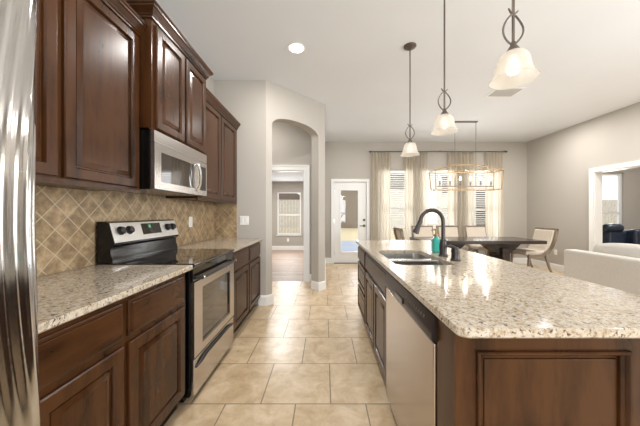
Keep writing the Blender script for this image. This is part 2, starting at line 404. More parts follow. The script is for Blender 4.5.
# windows
def window(name, x0, x1, z0, z1, y, rail=True, fw=.05, muntin=False):
    m = MB(); yy0, yy1 = y+.05, y+.10
    m.box(x0, x0+fw, yy0, yy1, z0, z1).box(x1-fw, x1, yy0, yy1, z0, z1).box(x0+fw, x1-fw, yy0, yy1, z0, z0+fw).box(x0+fw, x1-fw, yy0, yy1, z1-fw, z1)
    zc = (z0+z1)/2-.05
    if rail: m.box(x0+fw, x1-fw, yy0, yy1, zc-.022, zc+.022)
    o = struct(m.build(name, 'trim'))
    MB().box(x0+fw, x1-fw, y+.072, y+.078, z0+fw, z1-fw).build('pane', 'pane', o)
    MB().box(x0-.03, x1+.03, y-.03, y+.05, z0-.025, z0, .004).build('window_sill', 'trim', o)
    return o
for i, (a, b) in enumerate(WINX): window('window_%d' % (i+1), a, b, .45, 2.36, YB)
window('window_4', 6.97, 7.52, .35, 2.28, YB, fw=.06)
window('window_6', -1.2, 1.4, .5, 2.5, -4.28)  # unseen window added to hold the rear fill lamp
w7 = struct(holed(-2.05, 1.45, .5, 2.5, [(-2.0, -.33, .55, 2.45), (-.27, 1.4, .55, 2.45)], YZ, XR+.05, XR+.1).build('window_7', 'trim'))  # unseen opening added in the right wall for its fill lamp
MB().box(XR+.072, XR+.078, -2.0, 1.4, .55, 2.45).build('pane', 'pane', w7)
wd_ = window('window_5', -1.65, -.826, .52, 2.0, 9.16, fw=.045)
# back door with a full glass lite
d = bpy.data.objects.new('door_1', None); COL.objects.link(d); d.location = (DOORX[0], YB+.03, 0); struct(d)
g = (.40, .835, .285, 1.84)
holed(DOORX[0]+.004, DOORX[1]-.004, .012, 2.045, [g], XY, YB+.025, YB+.07).build('door_slab', 'trim', d)
m = MB()
for a, b, c, e in ((g[0]-.04, g[0], g[2]-.04, g[3]+.04), (g[1], g[1]+.04, g[2]-.04, g[3]+.04), (g[0], g[1], g[2]-.04, g[2]), (g[0], g[1], g[3], g[3]+.04)): m.box(a, b, YB+.011, YB+.025, c, e, .004)
m.build('glass_frame', 'trim', d)
MB().box(g[0], g[1], YB+.044, YB+.05, g[2], g[3]).build('pane', 'pane', d)
MB().lathe([(.0, 0), (.03, 0), (.03, .012), (.018, .02), (0, .02)], (.985, YB+.004, 1.09), axis='y').build('deadbolt', 'bronze', d)
h = MB().lathe([(.0, 0), (.032, 0), (.032, .012), (.014, .016), (.014, .02), (0, .02)], (.985, YB+.004, .945), axis='y').build('door_handle', 'bronze', d)
MB().tube([(.985, YB+.012, .945), (.985, YB-.035, .945), (.95, YB-.04, .945), (.87, YB-.04, .943)], [.010, .010, .010, .008], 10).build('lever', 'bronze', h)
m = MB()
for z in (.25, 1.05, 1.85): m.box(DOORX[0]-.002, DOORX[0]+.012, YB+.008, YB+.03, z-.05, z+.05, .003)
m.build('hinge', 'chrome', d)
MB().box(DOORX[0]-.0, DOORX[1], YB-.03, YB+.12, 0, .012).build('threshold', 'bronze_light', d)

# ---------------------------------------------------------------- cabinet builders
DOOR = [(0, 0), (0, .014), (.004, .019), (.010, .020), (.050, .020), (.0525, .015), (.055, .012), (.0565, .005), (.064, .005), (.0655, .009), (.086, .0165), (.092, .018)]
DRAWER = [(0, 0), (0, .009), (.004, .012), (.012, .013), (.014, .019), (.018, .021)]
def door_L(x, y0, y1, z0, z1, rings=DOOR):            # faces +x
    return MB().panel(lambda u, v, w: (x+w, y0+u, z0+v), y1-y0, z1-z0, rings)
def door_R(x, y0, y1, z0, z1, rings=DOOR):            # faces -x
    return MB().panel(lambda u, v, w: (x-w, y0+u, z0+v), y1-y0, z1-z0, rings)
def face_frame(m, x0, x1, ys, zs, cells):
    """face frame slab x0..x1 with openings"""
    return m
def carcass(x0, x1, y0, y1, z0, z1, xf, opens):
    """hollow box: panels 16 mm plus a face frame at xf (side nearest the aisle)"""
    m = MB(); t = .016; s = 1 if xf > x0+.01 else -1
    m.box(x0, x1, y0, y0+t, z0, z1).box(x0, x1, y1-t, y1, z0, z1)
    m.box(x0, x1, y0+t, y1-t, z0, z0+t)
    xb = x0 if s > 0 else x1
    m.box(min(xb, xb+s*.008), max(xb, xb+s*.008), y0+t, y1-t, z0+t, z1)
    fm = holed(y0, y1, z0, z1, opens, YZ, xf, xf-s*.02)
    me = bpy.data.meshes.new('tmp'); fm.b.to_mesh(me); m.b.from_mesh(me); fm.b.free(); bpy.data.meshes.remove(me)
    return m

# ---------------------------------------------------------------- left base cabinets
def base_left(label, y0, y1, cells, z_dr=(.695, .855), z_do=(.125, .668)):
    t = thing('base_cabinet', label, 'cabinet', (XL+.3, (y0+y1)/2, 0))
    ops = [(a+.02, b-.02, z_do[0]+.02, z_do[1]-.02) for a, b in cells]+[(a+.02, b-.02, z_dr[0]+.015, z_dr[1]-.015) for a, b in cells]
    carcass(XL+.002, -.885, y0, y1, .10, .883, -.885, ops).build('body', 'wood', t)
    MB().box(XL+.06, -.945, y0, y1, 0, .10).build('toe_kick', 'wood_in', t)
    for a, b in cells:
        door_L(-.885, a, b, z_dr[0], z_dr[1], DRAWER).build('drawer_front', 'wood_h', t)
        door_L(-.885, a, b, z_do[0], z_do[1]).build('door', 'wood', t)
    return t
base_left('brown wooden base cabinet under the granite top between fridge and range', .765, 1.70, [(.785, 1.15), (1.185, 1.645)])
base_left('brown wooden base cabinet with two drawers beyond the range by the wall', 2.49, 3.597, [(2.52, 3.03), (3.06, 3.57)])

def slab(x0, x1, y0, y1, z0, z1, r, hole=None):
    m = MB(); e = .005; b = m.b
    O = [rrect(x0+i, x1-i, y0+i, y1-i, max(.003, r-i), z) for i, z in ((e, z1), (e*.3, z1-e*.3), (0, z1-e), (0, z0+e), (e, z0))]
    def ring(lps):
        V = [[b.verts.new(p) for p in lp] for lp in lps]; n = len(V[0])
        for p, q in zip(V, V[1:]):
            for i in range(n): j = (i+1) % n; b.faces.new((p[i], p[j], q[j], q[i]))
        return V
    V = ring(O)
    if hole:
        hx0, hx1, hy0, hy1, hr = hole
        H = ring([rrect(hx0+i, hx1-i, hy0+i, hy1-i, hr, z) for i, z in ((-.003, z1), (0, z1-.003), (0, z0))])
        n = len(V[0])
        for P, Q in ((V[0], H[0]), (V[-1], H[-1])):
            for i in range(n): j = (i+1) % n; b.faces.new((P[i], P[j], Q[j], Q[i]))
    else:
        b.faces.new(V[0]); b.faces.new(V[-1])
    return m
tag(slab(XL+.009, -.845, .762, 1.708, .884, .914, .012).build('countertop', 'granite'), 'speckled granite worktop between the fridge and the range', 'countertop')
tag(slab(XL+.009, -.845, 2.485, 3.591, .884, .914, .012).build('countertop', 'granite'), 'speckled granite worktop beyond the range under the light switch', 'countertop')

# ---------------------------------------------------------------- upper cabinets
def crown(y0, y1, x, z, ends=(True, True), back=XL+.002):
    """crown moulding wrapping a cabinet top; profile (out, up)"""
    prof = [(0, 0), (.010, 0), (.012, .012), (.018, .016), (.020, .026), (.034, .048), (.044, .054), (.046, .064), (.052, .068), (.052, .082), (0, .082)]
    path = []
    if ends[0]: path += [(back, y0, (0, -1)), (x, y0, (1, -1))]
    else: path += [(x, y0, (1, 0))]
    if ends[1]: path += [(x, y1, (1, 1)), (back, y1, (0, 1))]
    else: path += [(x, y1, (1, 0))]
    return MB().loft([[(px+n[0]*o, py+n[1]*o, z+u) for o, u in prof] for px, py, n in path])
def upper(label, y0, y1, x, z0, z1, cells, zd, ends=(True, True)):
    t = thing('wall_cabinet', label, 'cabinet', (XL+.15, (y0+y1)/2, z0))
    m = MB().box(XL+.0095 if z0 < 1.5 else XL+.002, x-.018, y0, y1, z0+.012, z1)
    fm = holed(y0, y1, z0, z1, [(a+.02, b-.02, zd[0]+.02, zd[1]-.02) for a, b in cells], YZ, x, x-.018)
    me = bpy.data.meshes.new('tmp'); fm.b.to_mesh(me); m.b.from_mesh(me); fm.b.free()
    m.build('body', 'wood', t)
    for a, b in cells: door_L(x, a, b, zd[0], zd[1]).build('door', 'wood', t)
    crown(y0, y1, x, z1-.012, ends).build('crown_moulding', 'wood_h', t)
    return t
upper('brown wall cabinet nearest the fridge over the diagonal tile backsplash', .745, 1.706, -1.19, 1.375, 2.385, [(.765, 1.168), (1.20, 1.672)], (1.405, 2.355), (True, False))
upper('tall stepped-out brown wall cabinet directly above the microwave', 1.71, 2.482, -1.115, 1.785, 2.51, [(1.74, 2.085), (2.11, 2.455)], (1.80, 2.475))
upper('brown wall cabinet between microwave and light-switch wall', 2.486, 3.589, -1.19, 1.375, 2.385, [(2.53, 2.995), (3.02, 3.50)], (1.40, 2.355), (False, False))

# ---------------------------------------------------------------- microwave
t = thing('microwave', 'stainless over-the-range microwave with curved vertical handle', 'microwave', (-1.3, 2.096, 1.40))
y0, y1, xf = 1.716, 2.476, -1.125
MB().box(XL+.01, xf, y0, y1, 1.40, 1.784, .004).build('body', 'black', t)
m = holed(y0, 2.30, 1.405, 1.705, [(y0+.07, 2.24, 1.455, 1.655)], YZ, xf, xf+.026)
dr = m.build('door', 'range_steel', t)
MB().box(xf+.004, xf+.020, y0+.07, 2.24, 1.455, 1.655).build('window', 'oven_glass', dr)
hp = [(xf+.022, 2.275, 1.44), (xf+.045, 2.275, 1.455), (xf+.058, 2.275, 1.50), (xf+.062, 2.275, 1.555), (xf+.058, 2.275, 1.61), (xf+.045, 2.275, 1.655), (xf+.022, 2.275, 1.67)]
MB().tube(hp, .011, 10).build('handle', 'chrome', dr)
MB().box(xf, xf+.026, 2.303, y1, 1.405, 1.705, .003).build('control_panel', 'range_steel', t)
MB().box(xf+.026, xf+.028, 2.33, 2.45, 1.45, 1.66).build('keypad', 'blackglass', t)
m = MB().box(xf, xf+.026, y0, y1, 1.708, 1.784, .004)
m.build('vent_grille', 'range_steel', t)

# ---------------------------------------------------------------- range
y0, y1 = 1.718, 2.474
t = thing('range', 'stainless electric range with black glass cooktop and rear controls', 'stove', (-1.15, 2.096, 0))
MB().box(-1.46, -.875, y0, y1, .05, .895, .004).build('body', 'black', t)
MB().box(-1.40, -.93, y0+.03, y1-.03, .0, .05).build('plinth', 'black', t)
ct = MB().box(-1.46, -.842, y0-.001, y1+.001, .896, .918, .006).build('cooktop', 'blackglass', t)
k = NT('burner_ring'); k.p.inputs['Base Color'].default_value = (.012, .011, .011, 1); k.p.inputs['Roughness'].default_value = .08; M['ring'] = k.m
for bx, by, r in ((-1.02, 1.92, .105), (-1.02, 2.29, .085), (-1.26, 1.92, .085), (-1.26, 2.29, .105)):
    MB().lathe([(r, 0), (r, .0006), (r-.005, .0006), (r-.005, 0)], (bx, by, .9181), wrap=True, n=40).build('burner', 'ring', ct)
# backguard
prof = [(-1.470, .918), (-1.372, .918), (-1.372, .945), (-1.385, .985), (-1.385, 1.02), (-1.365, 1.035), (-1.362, 1.045), (-1.40, 1.182), (-1.415, 1.19), (-1.47, 1.19)]
bg = MB().prism(prof, lambda u, v, w: (u, w, v), y0, y1).build('backguard', 'black', t)
sx = lambda z: -1.362-(z-1.045)/(1.182-1.045)*.038
FP = lambda u, v, w: (sx(1.05+v*.963)+w*.96, y0+u, 1.05+v*.963+w*.27)
cp = MB().panel(lambda u, v, w: FP(u+.006, v, w), y1-y0-.012, .135, [(0, .0), (0, .004), (.003, .006)]).build('control_panel', 'panel_steel', bg)
ds = MB().panel(lambda u, v, w: FP(u+.285, v+.035, w+.006), .225, .085, [(0, -.002), (0, .002), (.003, .003)]).build('display', 'blackglass', bg)
m = MB()
def seg(u, v, wd, ht): m.panel(lambda a, b, w: FP(u+a, v+b, w+.009), wd, ht, [(0, 0), (0, .0012)])
for i, dg in enumerate(('1100', '0011')[0:1]): pass
for du in (.365, .378): seg(du, .085, .008, .0025); seg(du, .095, .008, .0025); seg(du, .105, .008, .0025); seg(du+.006, .085, .002, .02); seg(du, .085, .002, .02)
m.build('clock_digits', 'screen', bg)
for u in (.075, .155, .605, .680):
    c = FP(u, .078, .006)
    kb = MB()
    ax = Vector((.96, 0, .27)).normalized()
    p = Vector(c)
    kb.tube([p, p+ax*.006, p+ax*.007, p+ax*.024, p+ax*.027], [.030, .030, .026, .023, .019], 22)
    kb.build('knob', 'blackplastic', bg)
# oven front
xf = -.872
MB().box(xf, xf+.018, y0+.004, y1-.004, .797, .892, .003).build('vent_strip', 'blackglass', t)
m = holed(y0+.005, y1-.005, .302, .794, [(y0+.12, y1-.10, .355, .738)], YZ, xf, xf+.026)
od = m.build('oven_door', 'range_steel', t)
m = MB().panel(lambda u, v, w: (xf+.010+w, y0+.12+u, .355+v), (y1-y0-.22), .383, [(0, -.008), (0, .014), (.012, .014), (.022, .004), (.024, .004)])
m.build('window', 'oven_glass', od)
hd = MB().tube([(xf+.014, y0+.045, .818), (xf+.05, y0+.05, .819), (xf+.058, y0+.075, .819), (xf+.058, y1-.075, .819), (xf+.05, y1-.05, .819), (xf+.014, y1-.045, .818)], .012, 10).build('handle', 'blackplastic', od)
for yy in (y0+.06, y1-.06): MB().lathe([(.0128, -.012), (.0128, .012)], (xf+.056, yy, .819), axis='y', n=14).build('handle_end', 'chrome', od)
dw = MB()
pts = []
dw = MB().box(xf, xf+.024, y0+.005, y1-.005, .055, .292, .005).build('storage_drawer', 'range_steel', t)
MB().tube([(xf+.026, y0+.03, .235), (xf+.034, y0+.09, .248), (xf+.036, y0+.16, .262), (xf+.036, y1-.16, .262), (xf+.034, y1-.09, .248), (xf+.026, y1-.03, .235)], [.006, .009, .009, .009, .009, .006], 8).build('handle', 'blackplastic', dw)

# ---------------------------------------------------------------- fridge
t = thing('refrigerator', 'stainless refrigerator at the left edge with contoured door', 'refrigerator', (-1.15, .27, 0))
MB().box(-1.47, -.885, -.18, .728, .03, 1.90, .006).build('body', 'blackplastic', t)
def fridge_door(yn, yf, z0, z1, nz=60, ny=200):
    """bowed door; crown shift and ripples are shaped to curve its reflected streaks"""
    m = MB(); loops = []
    for j in range(nz+1):
        z = z0+(z1-z0)*j/nz; q = (z-1.2)/.62; sh = .050*q*q
        lp = [(-.88, yn, z)]
        for i in range(ny+1):
            f = i/ny; y = yn+(yf-yn)*f
            e = max(0, (y-(yf-.035))/.035); n_ = max(0, ((yn+.03)-y)/.03)
            rip = .0007*math.sin((y-sh)*190)+.00025*math.sin((y-sh)*430+1) if y > .5 else 0  # ripples shaped to draw streaks in the reflection
            lp.append((-.786+.026*max(0, 1.2-z)-.010*e**2-.012*n_**2-.35*(max(0, y-.55))**2*.6+rip, y, z))
        lp.append((-.835, yf, z)); lp.append((-.88, yf, z)); loops.append(lp)
    return m.loft(loops)
fridge_door(.30, .738, .05, 1.92).build('door', 'fridge_steel', t, ang=60)
fridge_door(-.18, .294, .05, 1.92).build('door', 'fridge_steel', t, ang=60)
m = MB(); 
m.tube([(-.76, .25, .62), (-.72, .25, .66), (-.72, .25, 1.5), (-.76, .25, 1.54)], .012, 10)
m.build('handle', 'chrome', t)
# ---------------------------------------------------------------- island
IX0, IX1, IY0, IY1 = .382, 1.27, .757, 3.33
HOLE = (.462, .848, 1.70, 2.41, .06)
tag(slab(IX0, IX1, IY0, IY1, .884, .914, .035, HOLE).build('countertop', 'granite'), 'large pale speckled granite island top with the sink cut into it', 'countertop')
bx = .42
t = thing('island_cabinet', 'brown drawer stack cabinet at the far end of the island', 'cabinet', (.72, 2.97, 0))
carcass(bx, 1.01, 2.665, 3.28, .10, .883, bx, [(2.71, 3.24, .70, .84), (2.71, 3.24, .42, .66), (2.71, 3.24, .15, .38)]).build('body', 'wood', t)
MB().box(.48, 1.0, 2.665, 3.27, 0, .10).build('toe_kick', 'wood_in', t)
for a, b in ((.695, .855), (.41, .668), (.125, .385)): door_R(bx, 2.69, 3.255, a, b, DRAWER if b > .8 else [(x*.7, h) for x, h in DOOR]).build('drawer_front', 'wood_h', t)
t = thing('island_cabinet', 'brown sink base cabinet of the island with two narrow doors', 'cabinet', (.72, 2.19, 0))
carcass(bx, 1.01, 1.722, 2.66, .10, .883, bx, [(1.76, 2.62, .70, .84), (1.76, 2.17, .15, .65), (2.21, 2.62, .15, .65)]).build('body', 'wood', t)
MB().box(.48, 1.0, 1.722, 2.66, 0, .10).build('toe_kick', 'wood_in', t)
door_R(bx, 1.74, 2.64, .695, .855, DRAWER).build('false_front', 'wood_h', t)
for a, b in ((1.74, 2.175), (2.205, 2.64)): door_R(bx, a, b, .125, .668).build('door', 'wood', t)
# dishwasher
t = thing('dishwasher', 'stainless dishwasher with dark control strip in the island', 'dishwasher', (.72, 1.34, 0))
MB().box(.43, .98, .985, 1.68, .10, .875).build('body', 'black', t)
MB().box(.47, .95, .985, 1.71, 0, .10).build('toe_kick', 'black', t)
MB().box(.394, .43, .962, 1.715, .085, .770, .005, 3).build('door_panel', 'steel_v', t)
cpn = MB().prism([(.402, .772), (.385, .785), (.385, .82), (.397, .868), (.43, .868), (.43, .772)], lambda u, v, w: (u, w, v), .962, 1.715).build('control_panel', 'dw_panel', t)
m = MB().box(.378, .386, 1.31, 1.44, .795, .822, .003); m.build('latch_handle', 'black', cpn)
for i in range(9):
    yy = 1.04+i*.028
    MB().panel(lambda u, v, w: (.3885+v*.25-w, yy+u, .832+v), .018, .013, [(0, -.001), (0, .0015), (.002, .002)]).build('button', 'bronze_light', cpn)
# end panel: filler + raised panel facing the camera
t = thing('island_end_panel', 'brown raised-panel wooden end of the island facing the camera', 'panel', (.7, .88, 0))
MB().box(.402, 1.01, .845, .955, 0, .883).build('filler', 'wood', t)
MB().panel(lambda u, v, w: (.402+u, .845-w, 0+v), .608, .883, [(0, 0), (0, .018), (.003, .020), (.066, .020), (.067, .029), (.070, .032), (.075, .031), (.079, .024), (.080, .020), (.087, .014), (.089, .006), (.097, .006), (.098, .011), (.102, .012)]).build('raised_panel', 'wood', t)
t = tag(MB().box(1.012, 1.03, .845, 3.28, 0, .883).build('island_back_panel', 'wood'), 'plain brown wooden back of the island under the seating overhang', 'panel')

# sink
t = thing('sink', 'stainless double-bowl sink set under the island granite', 'sink', (.66, 2.04, .7))
def bowl(x0, x1, y0, y1, r, ztop, depth):
    o = .010
    lp = [rrect(x0-.015, x1+.015, y0-o, y1+o, r+o, ztop), rrect(x0, x1, y0, y1, r, ztop)]
    lp += [rrect(x0+.004, x1-.004, y0+.004, y1-.004, r, ztop-depth+.03), rrect(x0+.03, x1-.03, y0+.03, y1-.03, r*.6, ztop-depth)]
    lp2 = [rrect(x0+.03, x1-.03, y0+.03, y1-.03, r*.6, ztop-depth-.003), rrect(x0-.002, x1+.002, y0-.002, y1+.002, r, ztop-depth+.03), rrect(x0-.004, x1+.004, y0-.004, y1+.004, r, ztop-.003), rrect(x0-.015, x1+.015, y0-o, y1+o, r+o, ztop-.003)]
    m = MB(); m.loft(lp, cap0=False); m.loft(lp2, cap0=True, cap1=False)
    return m
MB().box(.467, .843, 1.952, 2.018, .872, .9, .006, 3).build('divider', 'steel', t)
for a, b in ((1.705, 1.958), (2.012, 2.405)):
    bw = bowl(.467, .843, a, b, .055, .8835, .19).build('bowl', 'sink_steel', t)
    MB().lathe([(.0, 0), (.042, 0), (.042, .003), (.034, .004), (.02, .001), (0, .001)], (.66, (a+b)/2, .694)).build('drain', 'chrome', bw)

# faucet
fx, fy = .915, 2.06
t = thing('faucet', 'dark bronze gooseneck pull-down faucet behind the sink', 'faucet', (fx, fy, .914))
MB().lathe([(0, 0), (.034, 0), (.036, .006), (.030, .014), (.027, .03), (.029, .07), (.026, .10), (.022, .115), (.024, .122), (.019, .13), (0, .13)], (fx, fy, .914)).build('base', 'bronze', t)
R = .088; pts = [(fx, fy, 1.04), (fx, fy, 1.10), (fx, fy, 1.15)]
for k in range(0, 15):
    a = PI*k/14*.97
    pts.append((fx-R+R*math.cos(a), fy, 1.178+R*1.05*math.sin(a)))
e = pts[-1]
MB().tube(pts, .0145, 14).build('neck', 'bronze', t)
dv = (Vector(pts[-1])-Vector(pts[-2])).normalized(); dv = (dv+Vector((-.22, 0, 0))).normalized(); p = Vector(e)
MB().tube([p-dv*.004, p+dv*.004, p+dv*.022, p+dv*.03, p+dv*.065, p+dv*.10, p+dv*.104], [.0155, .018, .0185, .0165, .021, .026, .022], 16).build('spray_head', 'bronze', t)
h = MB().tube([(fx+.018, fy-.01, .99), (fx+.035, fy-.03, 1.0), (fx+.05, fy-.07, .995), (fx+.055, fy-.11, .978)], [.010, .009, .008, .009], 10).build('lever', 'bronze', t)
# soap dispenser
sx_, sy_ = .912, 1.86
t = thing('soap_dispenser', 'short dark bronze pump set in the granite right of the faucet', 'soap dispenser', (sx_, sy_, .914))
MB().lathe([(0, 0), (.033, 0), (.034, .008), (.028, .016), (.026, .05), (.030, .066), (.026, .08), (.022, .09), (.0, .092)], (sx_, sy_, .914)).build('base', 'bronze', t)
MB().tube([(sx_, sy_, 1.0), (sx_-.015, sy_, 1.008), (sx_-.055, sy_, 1.016), (sx_-.072, sy_, 1.008)], [.012, .011, .009, .007], 10).build('spout', 'bronze', t)
# teal bottle
tx, ty = .948, 2.27
t = thing('soap_bottle', 'teal glass soap bottle with brass pump beside the faucet', 'bottle', (tx, ty, .914))
MB().box(tx-.033, tx+.033, ty-.033, ty+.033, .9145, 1.028, .010, 3).build('bottle_body', 'teal_soap', t)
MB().lathe([(.026, 0), (.022, .008), (.016, .014), (.016, .026), (0, .026)], (tx, ty, 1.028)).build('neck', 'teal_soap', t)
pp = MB().lathe([(0, 0), (.019, 0), (.019, .016), (.008, .02), (.006, .046), (.012, .048), (.012, .062), (0, .064)], (tx, ty, 1.05)).build('pump', 'gold', t)
MB().tube([(tx, ty, 1.105), (tx-.03, ty, 1.107), (tx-.042, ty, 1.10)], [.006, .005, .004], 8).build('nozzle', 'gold', pp)

# ---------------------------------------------------------------- pendants
def make_pendant(label, x, y):
    t = thing('pendant_light', label, 'pendant light', (x, y, 1.876), 'pendants over the island')
    MB().lathe([(0, 0), (.012, -.034), (.03, -.028), (.058, -.018), (.066, -.008), (.066, 0)], (x, y, CEIL), n=26).build('canopy', 'bronze_light', t)
    MB().cyl((x, y, 2.06), (x, y, CEIL-.02), .0065, n=10).build('stem', 'bronze_light', t)
    m = MB()
    for s in (0, PI):
        pts = []
        for k in range(17):
            f = k/16; r = .040*math.sin(PI*f/.86)**.85 if f < .86 else .022*(f-.86)/.14
            a = s-.25+.5*f; a += PI if f > .86 else 0
            pts.append((x+(r+.007)*math.cos(a), y+(r+.007)*math.sin(a), 2.045+.165*f))
        m.tube(pts, [.0045]*16+[.003], 7)
    m.build('scroll', 'bronze_light', t)
    MB().lathe([(0, .052), (.010, .052), (.014, .035), (.026, .016), (.034, .004), (.034, 0), (0, 0)], (x, y, 2.003), n=20).build('socket_cap', 'bronze_light', t)
    o = [(.030, .130), (.045, .125), (.058, .111), (.066, .092), (.070, .071), (.074, .050), (.081, .029), (.091, .011), (.101, 0)]
    i_ = [(r-.004, z-.002) for r, z in reversed(o)]
    sh = MB().lathe(o+i_, (x, y, 1.876), n=36, wrap=True).build('shade', 'shade', t)
    MB().lathe([(.0, 0), (.018, .003), (.029, .016), (.032, .032), (.027, .05), (.016, .068), (.013, .09), (0, .092)], (x, y, 1.902), n=20).build('bulb', 'bulb', t)
    return t
def glow(name, x, y, z, power, r=.02):
    d = bpy.data.lights.new(name, 'POINT'); d.energy = power; d.shadow_soft_size = r; d.color = (1, .96, .90)
    o = bpy.data.objects.new(name, d); COL.objects.link(o); o.location = (x, y, z)
for x_, y_ in ((.893, 1.262), (.925, 2.06), (.916, 2.866)): glow('pendant_lamp', x_, y_, 1.90, .12)
p0 = make_pendant('pendant light nearest the camera over the near end of the island', .893, 1.262)
for lab, x, y in (('middle pendant light over the island sink side', .925, 2.06), ('farthest pendant light, over the far end of the island', .916, 2.866)):
    c = copy_tree(p0); c.location = (x, y, 1.876); c['label'] = lab

# recessed light, added fill lamps, vent
t = thing('recessed_light', 'round lit recessed ceiling light over the kitchen aisle', 'ceiling light', (-.31, 2.90, CEIL))
MB().lathe([(.075, -.002), (.098, -.002), (.102, -.007), (.098, -.010), (.078, -.006)], (-.31, 2.90, CEIL), wrap=True, n=36).build('trim_ring', 'trim', t)
MB().lathe([(0, 0), (.075, 0), (.075, -.004), (0, -.004)], (-.31, 2.90, CEIL-.001), n=32).build('lens', 'can', t)
def spot(name, x, y, power, size=.16, col=(1.0, .97, .94)):
    d = bpy.data.lights.new(name, 'AREA'); d.shape = 'DISK'; d.size = size; d.energy = power; d.color = col
    o = bpy.data.objects.new(name, d); COL.objects.link(o); o.location = (x, y, CEIL-.02); return o
for x, y, p in ((-.31, 2.90, 26), (-.31, 1.2, 13), (-.31, -.5, 10), (2.4, .2, 3), (4.3, 1.8, 20), (4.3, 3.5, 40), (4.3, 5.2, 30), (7.0, 4.6, 70), (.6, 5.4, 14), (-1.3, 4.3, 18)): spot('can_and_fill_lamp', x, y, p)  # first is the recessed light; the rest are added fill without fixtures
d_ = bpy.data.lights.new('den_fill', 'AREA'); d_.shape = 'DISK'; d_.size = .3; d_.energy = 75; o_ = bpy.data.objects.new('den_fill', d_); COL.objects.link(o_); o_.location = (-1.2, 7.4, 2.33)  # unseen lamp added to brighten the den
vx0, vx1, vy0, vy1 = 2.46, 2.88, 3.80, 4.10
t = thing('ceiling_vent', 'white slatted air vent in the ceiling behind the nearest pendant', 'vent', ((vx0+vx1)/2, (vy0+vy1)/2, CEIL))
m = MB().box(vx0, vx1, vy0, vy0+.03, CEIL-.008, CEIL-.001).box(vx0, vx1, vy1-.03, vy1, CEIL-.008, CEIL-.001).box(vx0, vx0+.03, vy0+.03, vy1-.03, CEIL-.008, CEIL-.001).box(vx1-.03, vx1, vy0+.03, vy1-.03, CEIL-.008, CEIL-.001)
m.build('frame', 'trim', t)
m = MB()
for i in range(12):
    yy = vy0+.04+i*.02; m.prism([(0, 0), (.003, 0), (.013, -.009), (.010, -.009)], lambda u, v, w: (w, yy+u, CEIL-.0015+v), vx0+.03, vx1-.03)
m.build('louvres', 'vent', t)

# switch + outlets
def plate(name, label, cat, fn, wd, ht, loc, kind):
    t = thing(name, label, cat, loc)
    MB().panel(fn, wd, ht, [(0, 0), (0, .003), (.003, .006)]).build('cover_plate', 'white_plastic', t)
    if kind == 'switch':
        for u in (wd*.28, wd*.72): MB().panel(lambda a, b, w: fn(u-.016+a, ht/2-.033+b, w+.006), .032, .066, [(0, -.001), (0, .002), (.003, .004)]).build('rocker', 'white_plastic', t)
    else:
        for v in (ht*.28, ht*.72): MB().panel(lambda a, b, w: fn(wd/2-.017+a, v-.014+b, w+.006), .034, .028, [(0, -.001), (0, .001), (.004, .002)]).build('socket', 'white_plastic', t)
    return t
plate('light_switch', 'white double light switch on the grey wall past the backsplash', 'light switch', lambda u, v, w: (-1.152+u, 3.6-w, 1.092+v), .12, .12, (-1.09, 3.6, 1.15), 'switch')
plate('wall_outlet', 'white outlet on the tile backsplash beyond the range', 'outlet', lambda u, v, w: (XL+.008+w, 2.915+u, 1.095+v), .072, .115, (XL+.01, 2.95, 1.15), 'outlet')
plate('wall_outlet', 'white outlet under the window of the room past the arch', 'outlet', lambda u, v, w: (-1.31+u, 9.16-w, .29+v), .072, .115, (-1.27, 9.16, .35), 'outlet')
plate('wall_outlet', 'white outlet low on the right wall behind the end dining chair', 'outlet', lambda u, v, w: (XR-w, 5.82+u, .34+v), .072, .115, (XR, 5.86, .4), 'outlet')

# ---------------------------------------------------------------- dining set
TX0, TX1, TY0, TY1 = 1.78, 3.97, 4.75, 5.62
t = thing('dining_table', 'long dark espresso dining table below the gold chandelier', 'table', (2.87, 5.2, 0))
MB().box(TX0, TX1, TY0, TY1, .70, .76, .006).build('tabletop', 'table_wood', t)
for px, s in ((2.35, -1), (3.40, 1)):
    m = MB().box(px-.07, px+.07, 4.98, 5.40, .06, .60, .006)
    for q in (-1, 1):
        pl = [(0, .50), (.07, .46), (.16, .52), (.28, .62), (.36, .70), (.24, .70), (.0, .70)]
        m.prism(pl, lambda u, v, w: (px+q*u, w, v), 5.06, 5.32)
        pf = [(0, .06), (.0, .16), (.10, .13), (.30, .06), (.33, .0), (.25, .0), (.2, .03), (.0, .03)]
        m.prism(pf, lambda u, v, w: (px+q*u, w, v), 5.06, 5.32)
    m.build('pedestal', 'table_wood', t)
MB().box(2.42, 3.33, 5.14, 5.24, .20, .28, .005).build('stretcher', 'table_wood', t)

